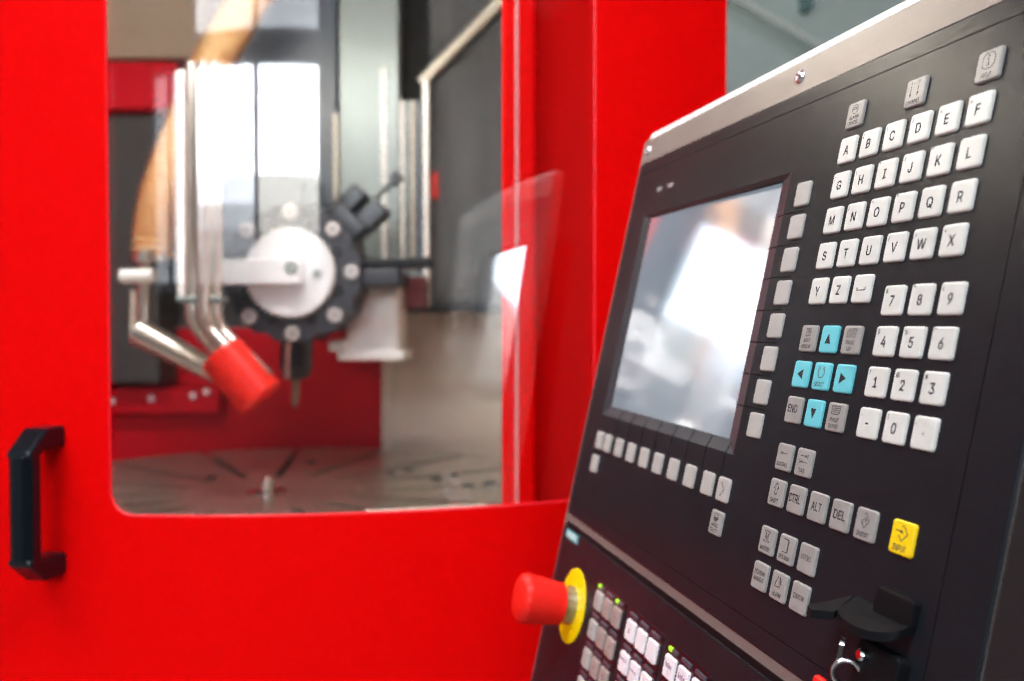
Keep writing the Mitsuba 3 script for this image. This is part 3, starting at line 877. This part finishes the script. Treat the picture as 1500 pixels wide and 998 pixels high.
key(96.0, 19.3, 'grey', cat(lines([rounded(7.2, 7.2, 2.6, 5, 0, 0).tolist() + [rounded(7.2, 7.2, 2.6, 5, 0, 0)[0].tolist()], [(0, -1.9), (0, 0.9)], [(-1, -1.9), (1, -1.9)], [(-1, 0.9), (0, 0.9)]], 0.5, 0, 2.0, fill=[[(-0.5, 1.7), (0.5, 1.7), (0.5, 2.6), (-0.5, 2.6)]]), fit_text('HELP', 2.0, 6, 0, -4.6)), 'grey key with letter i in a ring reading HELP', INK_L)
# editing keys
key(0.3, -168.6, 'grey', cat(lines([[(-2.6, 0), (3.2, 0)]], 0.45, 0, 2.0, fill=[[(-3.6, 0), (-1.4, 1.0), (-1.4, -1.0)]]), fit_text('BACKSPACE', 2.2, 10.4, 0, -3.9)), 'grey key with left arrow reading BACKSPACE', INK_L)
key(0.3 + P, -168.6, 'grey', cat(lines([[(-3.4, 0), (2.2, 0)], [(3.4, 1.2), (3.4, -1.2)]], 0.42, 0, 3.4, fill=[[(3.0, 0), (1.2, 0.9), (1.2, -0.9)]]), lines([[(-2.2, 0), (3.4, 0)], [(-3.4, 1.2), (-3.4, -1.2)]], 0.42, 0, 0.2, fill=[[(-3.0, 0), (-1.2, 0.9), (-1.2, -0.9)]]), fit_text('TAB', 2.3, 5.5, 0, -4.2)), 'grey key with two arrows reading TAB', INK_L)
key(0, -187.9, 'grey', cat(lines([[(-1, -2.8), (-1, 0.4), (-2.2, 0.4), (0, 3.4), (2.2, 0.4), (1, 0.4), (1, -2.8), (-1, -2.8)]], 0.42, 0, 1.9), fit_text('SHIFT', 2.2, 7.4, 0, -4.2)), 'grey key with up arrow outline reading SHIFT')
key(P, -187.9, 'grey', fit_text('CTRL', 4.2, 10.6, -0.6, 0.4), 'grey key reading CTRL')
key(2 * P, -187.9, 'grey', fit_text('ALT', 4.2, 8.6, 0, 0.2), 'grey key reading ALT', INK_L)
key(3 * P, -187.9, 'grey', fit_text('DEL', 4.2, 9.2, 0, 0.2), 'grey key reading DEL')
dia = lambda s: [(0, 2.9 * s), (2.9 * s, 0), (0, -2.9 * s), (-2.9 * s, 0), (0, 2.9 * s)]
key(4 * P, -187.9, 'grey', cat(lines([[(-1.2, 2.6), (0, 3.4), (2.9, 0), (0, -3.4), (-2.6, -0.4)], [(-2.6, -0.4), (-0.4, 0.2), (0.4, 1.2)], [(-0.4, 1.6), (1.2, 0.6), (-0.2, -0.8)]], 0.42, 0, 1.8), fit_text('INSERT', 2.2, 8.6, 0, -4.4)), 'grey key with folded arrow reading INSERT', INK_L)
key(101.3, -187.9, 'yellow', cat(lines([[(-0.6, 2.6), (0.4, 3.4), (3.6, 0.2), (0.4, -3.2), (-2.0, -1.0)], [(-4.0, 1.0), (0.2, 0.6)]], 0.5, 0, 1.8, fill=[[(0.9, 0.5), (-0.9, 1.6), (-0.9, -0.4)]]), fit_text('INPUT', 2.6, 8.4, 0, -4.4)), 'yellow key with arrow into diamond reading INPUT', INK_L)
key(0.4, -213.7, 'grey', cat(text('M', 4.0, 0.8, 0, 2.2), lines([[(-2.6, 4.0), (-2.6, 5.0), (2.6, 5.0), (2.6, 4.0)], [(-2.6, 0.4), (-2.6, -0.6), (2.6, -0.6), (2.6, 0.4)]], 0.42), fit_text('MACHINE', 2.3, 9.6, 0, -4.2)), 'grey key with bracketed M reading MACHINE', INK_L)
key(0.4 + P, -213.7, 'grey', cat(lines([[(-2.6, 5.0), (1.6, 5.0), (1.6, -1.6), (-2.6, -1.6)], [(2.1, 4.6), (2.1, -1.2)]], 0.5), fit_text('PROGRAM', 2.3, 9.6, 0, -4.2)), 'grey key with page sign reading PROGRAM', INK_L)
key(0.4 + 2 * P, -213.7, 'grey', fit_text('OFFSET', 2.4, 8.6, 0, 0.6), 'grey key reading OFFSET', INK_L)
key(0.4, -232.9, 'grey', cat(fit_text('PROGRAM', 2.3, 10, 0, 1.9), fit_text('MANAGER', 2.3, 10, 0, -1.6)), 'grey key reading PROGRAM MANAGER', INK_L)
key(0.4 + P, -232.9, 'grey', cat(lines([[(-3.2, -2), (1.6, -2), (-0.8, 3.2), (-3.2, -2)], [(1.2, 3.0), (3.0, -1.0)], [(0.4, 3.4), (2.4, -0.8)]], 0.42, 0, 1.8), fit_text('ALARM', 2.3, 8, 0, -4.0)), 'grey key with triangle reading ALARM', INK_L)
key(0.4 + 2 * P, -232.9, 'grey', fit_text('CUSTOM', 2.4, 9, 0, 0.4), 'grey key reading CUSTOM', INK_L)
# soft keys right of and below the screen
for k_ in range(8):
    key(-36.7, -19.2 - 19.47 * k_, 'beige', name='soft_key')
for k_ in range(8):
    key(-262.3 + 26.23 * k_, -197.1, 'beige', name='soft_key')
key(-57.7, -197.1, 'beige', lines([[(-1.8, 4.2), (2.2, 0), (-1.8, -4.2)]], 0.5), 'beige key with angle bracket right of the bottom soft keys')
key(-282.3, -197.1, 'beige', label='blank beige key left of the bottom soft keys')
key(-282.3, -217.2, 'beige', label='blank beige key alone at the lower left')
key(-57.7, -217.2, 'grey', cat(lines([circle(2.5), [(-2.5, -0.2), (2.5, -0.2)]], 0.45, 0, 3.2, fill=[[(-2.2, -0.3), (2.2, -0.3), (1.4, -1.9), (-1.4, -1.9)]]), fit_text('MENU', 2.1, 7.4, 0, -1.4), fit_text('SELECT', 2.1, 9, 0, -4.5)), 'grey key reading MENU SELECT', INK_L)
# dividing ridges between soft keys and the screen
for k_ in range(7):
    v = -19.2 - 19.47 * (k_ + 0.5)
    bu, bv = seat(-36.7, v, KHI)
    pts_ = [(SU1 + 0.5, bv + 0.3, -2.75), (HU1 - 1.0, bv - 0.2, -0.2), (HU1 + 3.5, bv, 0.1), (-34.0 + 0.8 * abs(k_ - 3), bv, 0.1)]
    pput('soft_key_divider', tube(pts_, 0.42, 6), BLACK_D, 40)
for k_ in range(8):
    u = -262.3 + 26.23 * (k_ + 0.5)
    bu, bv = seat(u, -187, KHI)
    pput('soft_key_divider', tube([(bu, SV0 - 0.5, -2.75), (bu, HV0 + 0.5, -0.1), (bu, HV0 - 2, 0.1), (bu, -190.5 if k_ < 7 else -189, 0.1)], 0.42, 6), BLACK_D, 40)
# lamps at the upper left of the operator front
for u in (-266.5, -243.5):
    pput('status_lamp', plate(9.0, 3.0, 0.6, -0.2, 0.35, 0.2, u, 17.6), mat('lamp_lens', (0.42, 0.42, 0.43), 0.3) if u < -260 else 'lamp_lens')
# screws in the steel front
for (u, v) in ((-316.0, 60.3), (-71.0, 60.3), (166.0, 60.3)):
    m = lathe([(0.0, 1.1), (1.0, 1.1), (1.9, 2.4), (3.0, 2.1), (4.0, 1.0), (4.3, 0.0), (0, 0.0)], 28)
    m.apply_translation([u, v, -1.4])
    pput('screw', m, CHROME)

pput('side_strip', plate(26, 570, 1.0, -1.6, -0.6, 0.5, 168.0, -235), mat('side_strip_grey', (0.012, 0.012, 0.013), 0.5, spec=0.25), 30, 'dark grey strip along the right edge of the black front')
# lower machine control front
MV1 = -278.0
mloops = []
for d, w in ((0, -2.9), (0, -0.8), (0.3, -0.25), (1.0, 0.0)):
    q = rounded(OU1 - OU0 - 2 * d, MV1 + 515 - 2 * d, 3.0 - d, 3, (OU0 + OU1) / 2, (MV1 - 515) / 2)
    mloops.append(np.c_[q, np.full(len(q), w)])
g2 = Polygon(rounded(128.6 + 317, 200, 3, 3, (128.6 - 317) / 2, -285.5 - 100))
pput('machine_control_front', loft(mloops, True, False), BLACK, 20, 'black lower control front with emergency stop button')
pput('raised_line', poly_mesh(g2.difference(g2.buffer(-0.5)), 0.0, 0.12), BLACK, False)
pput('gap_strip', plate(OU1 - OU0 - 4, 4.0, 0.5, -1.5, -0.9, 0.3, (OU0 + OU1) / 2, -276.0), BLACK_D)
lg = pput('maker_plate', plate(32.5, 7.4, 0.5, -0.2, 0.35, 0.2, -298.5, -283.3), TEAL, 30, 'small teal name plate at the top left of the lower front')
m = meshkit.text_mesh('SIEMENS', 4.3, 0.06, True); b_ = m.bounds
m.apply_translation([-298.5 - (b_[0, 0] + b_[1, 0]) / 2, -283.3 - 2.15, 0.36])
pput(lg + '__lettering', m, WHITE, False)

for gi, (gu, rows) in enumerate(((-207.6, 4), (-141.3, 3), (-75.3, 2))):
    nr = rows
    pput('key_mount', plate(58.5, 6.4 + 22 * nr, 1.6, -0.2, 0.55, 0.4, gu + P, -297.6 - (6.4 + 22 * nr) / 2 + 0.4), BLACK_G, 30)
    for r in range(nr):
        for c in range(3):
            u, v = gu + 18.9 * c, -311.4 - 22.0 * r
            lit = (gi, r, c) in ((0, 0, 0), (0, 0, 2), (2, 0, 0))
            wl = loft([np.c_[rounded(13.2 - 2 * d, 2.6 - 2 * d, 0.7, 3, u, v + 10.3), np.full(16, w)] for d, w in ((0, 0.5), (0, 1.5), (0.4, 1.8))], True, False)
            if lit:
                wl_lit = loft([np.c_[rounded(6.0 - 2 * d, 2.7 - 2 * d, 0.7, 3, u - 3.2, v + 10.3), np.full(16, w)] for d, w in ((0, 0.5), (0, 1.6), (0.4, 1.9))], True, False)
                wk = pput('indicator', wl, LED_OFF, 30, 'indicator with a lit green lamp')
                pput(wk + '__lamp', wl_lit, 'led_green', 30, emitter={'type': 'area', 'radiance': rgb(0.35, 0.85, 0.02)})
            else:
                pput('indicator', wl, LED_OFF, 30)
            leg, col_ = None, 'pale'
            if gi == 0:
                col_ = 'beige' if c == 0 else 'brown'
                leg = cat(lines([[(-2.4, 0), (2.4, 0)], [(0, -2), (0, 2)]] if (r + c) % 2 else [circle(2.0, 16)], 0.4, 0, 0.6), lines([[(-3, -3.6), (3, -3.6)]], 0.35))
            elif gi == 1:
                leg = {(0, 0): lines([circle(1.3, 14), [(-1.6, -1.4), (1.6, -1.4)]], 0.5), (1, 0): lines([[(-6, 2.2), (6, 2.2)]], 0.8), (1, 1): lines([[(-6, 1.2), (6, 1.2)]], 0.8)}.get((r, c))
            else:
                leg = cat(fit_text('Action', 3.0, 9.4, 0, 1.2), text(str(c + 1 + 3 * r), 2.6, 1, 0, -3.0))
            key(u, v, col_, leg, {(2, 0): 'pale key marked Action'}.get((gi, r)) if c == 0 else None, INK_P if gi else INK_L, False, MKEY_PLY, 2.6, 'machine_key')

# emergency stop
def lath_p(name, prof, n, mm, label=None):
    m = lathe(prof, n); m.apply_translation([-264.0, -332.5, 0])
    return pput(name, m, mm, 35, label)


es = lath_p('emergency_stop', [(0, 49), (8, 48.8), (15, 47.4), (18.6, 45.0), (20.0, 42.0), (20.0, 39.5), (17.0, 14), (16.6, 10.5), (15.2, 9.5), (0, 9.5)], 56, PLASTIC_RED, 'red mushroom emergency stop button on the lower front')
lath_p(es + '__yellow_ring', [(14, 1.2), (28.6, 1.2), (29.8, 0.6), (29.8, -0.3), (14, -0.3)], 64, YELLOW, 'yellow disc behind the red stop button')
lath_p(es + '__collar', [(0, 9.6), (14.4, 9.6), (14.4, 4.4), (15.6, 4.0), (15.6, 1.0), (0, 1.0)], 48, BRASSY)

# black cover bracket with keys at the lower right of the panel
br = thing('cover_bracket', 'black plastic flap bracket at the lower right of the panel', 'bracket')


def bput(name, m, mm, smooth=30, label=None):
    m = m.copy(); m.apply_transform(PM)
    return put(name, m, mm, smooth=smooth, label=label)


flap = plate(24, 13, 2.5, 0.0, 3.6, 1.2, 107.5, -216.0)
bput(br + '__flap', flap, BLACK_D, 40)
a_ = np.linspace(0, math.pi, 19)
half = Polygon([(119, 0), *[(99.5 + 19.5 * math.cos(t), 10 + 17 * math.sin(t)) for t in a_], (80, 0)])
half = unary_union([half, Polygon([(80, 6), (76, 20), (72, 30), (75.5, 31.5), (84, 24)]).buffer(1.2)])
shelf = poly_mesh(affinity.scale(half, 1.0, 0.56, origin=(0, 0)), -2.2, 2.2)
shelf.vertices = np.c_[shelf.vertices[:, 0], shelf.vertices[:, 2] * 0.85 - 221.0 - 0.62 * np.clip(shelf.vertices[:, 1] - 2.0, 0, None), shelf.vertices[:, 1]]
shelf.invert()
bput(br + '__shelf', shelf, BLACK_D, 30, 'rounded shelf of the bracket')
bput(br + '__socket', plate(27, 48, 3, -0.2, 6.0, 2.0, 107, -257), BLACK_D, 30)
kr = thing('key_on_ring', 'metal key with a ring hanging under the black bracket', 'key')
ring_ = trimesh.creation.torus(5.6, 1.0, 28, 10); ring_.apply_transform(trimesh.transformations.rotation_matrix(math.radians(62), [0, 1, 0])); ring_.apply_translation([95.9, -249, 9.5])
bput(kr + '__ring', ring_, CHROME, True)
bow = poly_mesh(Polygon(rounded(7.5, 11, 2.6, 5)).difference(Point(0, -3.2).buffer(1.4, 10)), -0.9, 0.9)
bow.apply_transform(trimesh.transformations.rotation_matrix(math.radians(-40), [0, 1, 0])); bow.apply_translation([90.6, -241.0, 10.5])
bput(kr + '__bow', bow, CHROME, False)
bput(kr + '__barrel', (lambda m: (m.apply_translation([100.5, -239, 5.5]), m)[1])(lathe([(0, 4), (1.8, 4), (2.6, 3), (2.6, 0), (0, 0)], 20)), CHROME)
tagm = rbox(78, 86, -268, -256, 9, 13, 1.8)
k = bput('key_tag', tagm, PLASTIC_RED)
tag(k, 'red tag under the key ring at the bottom edge', 'key tag')
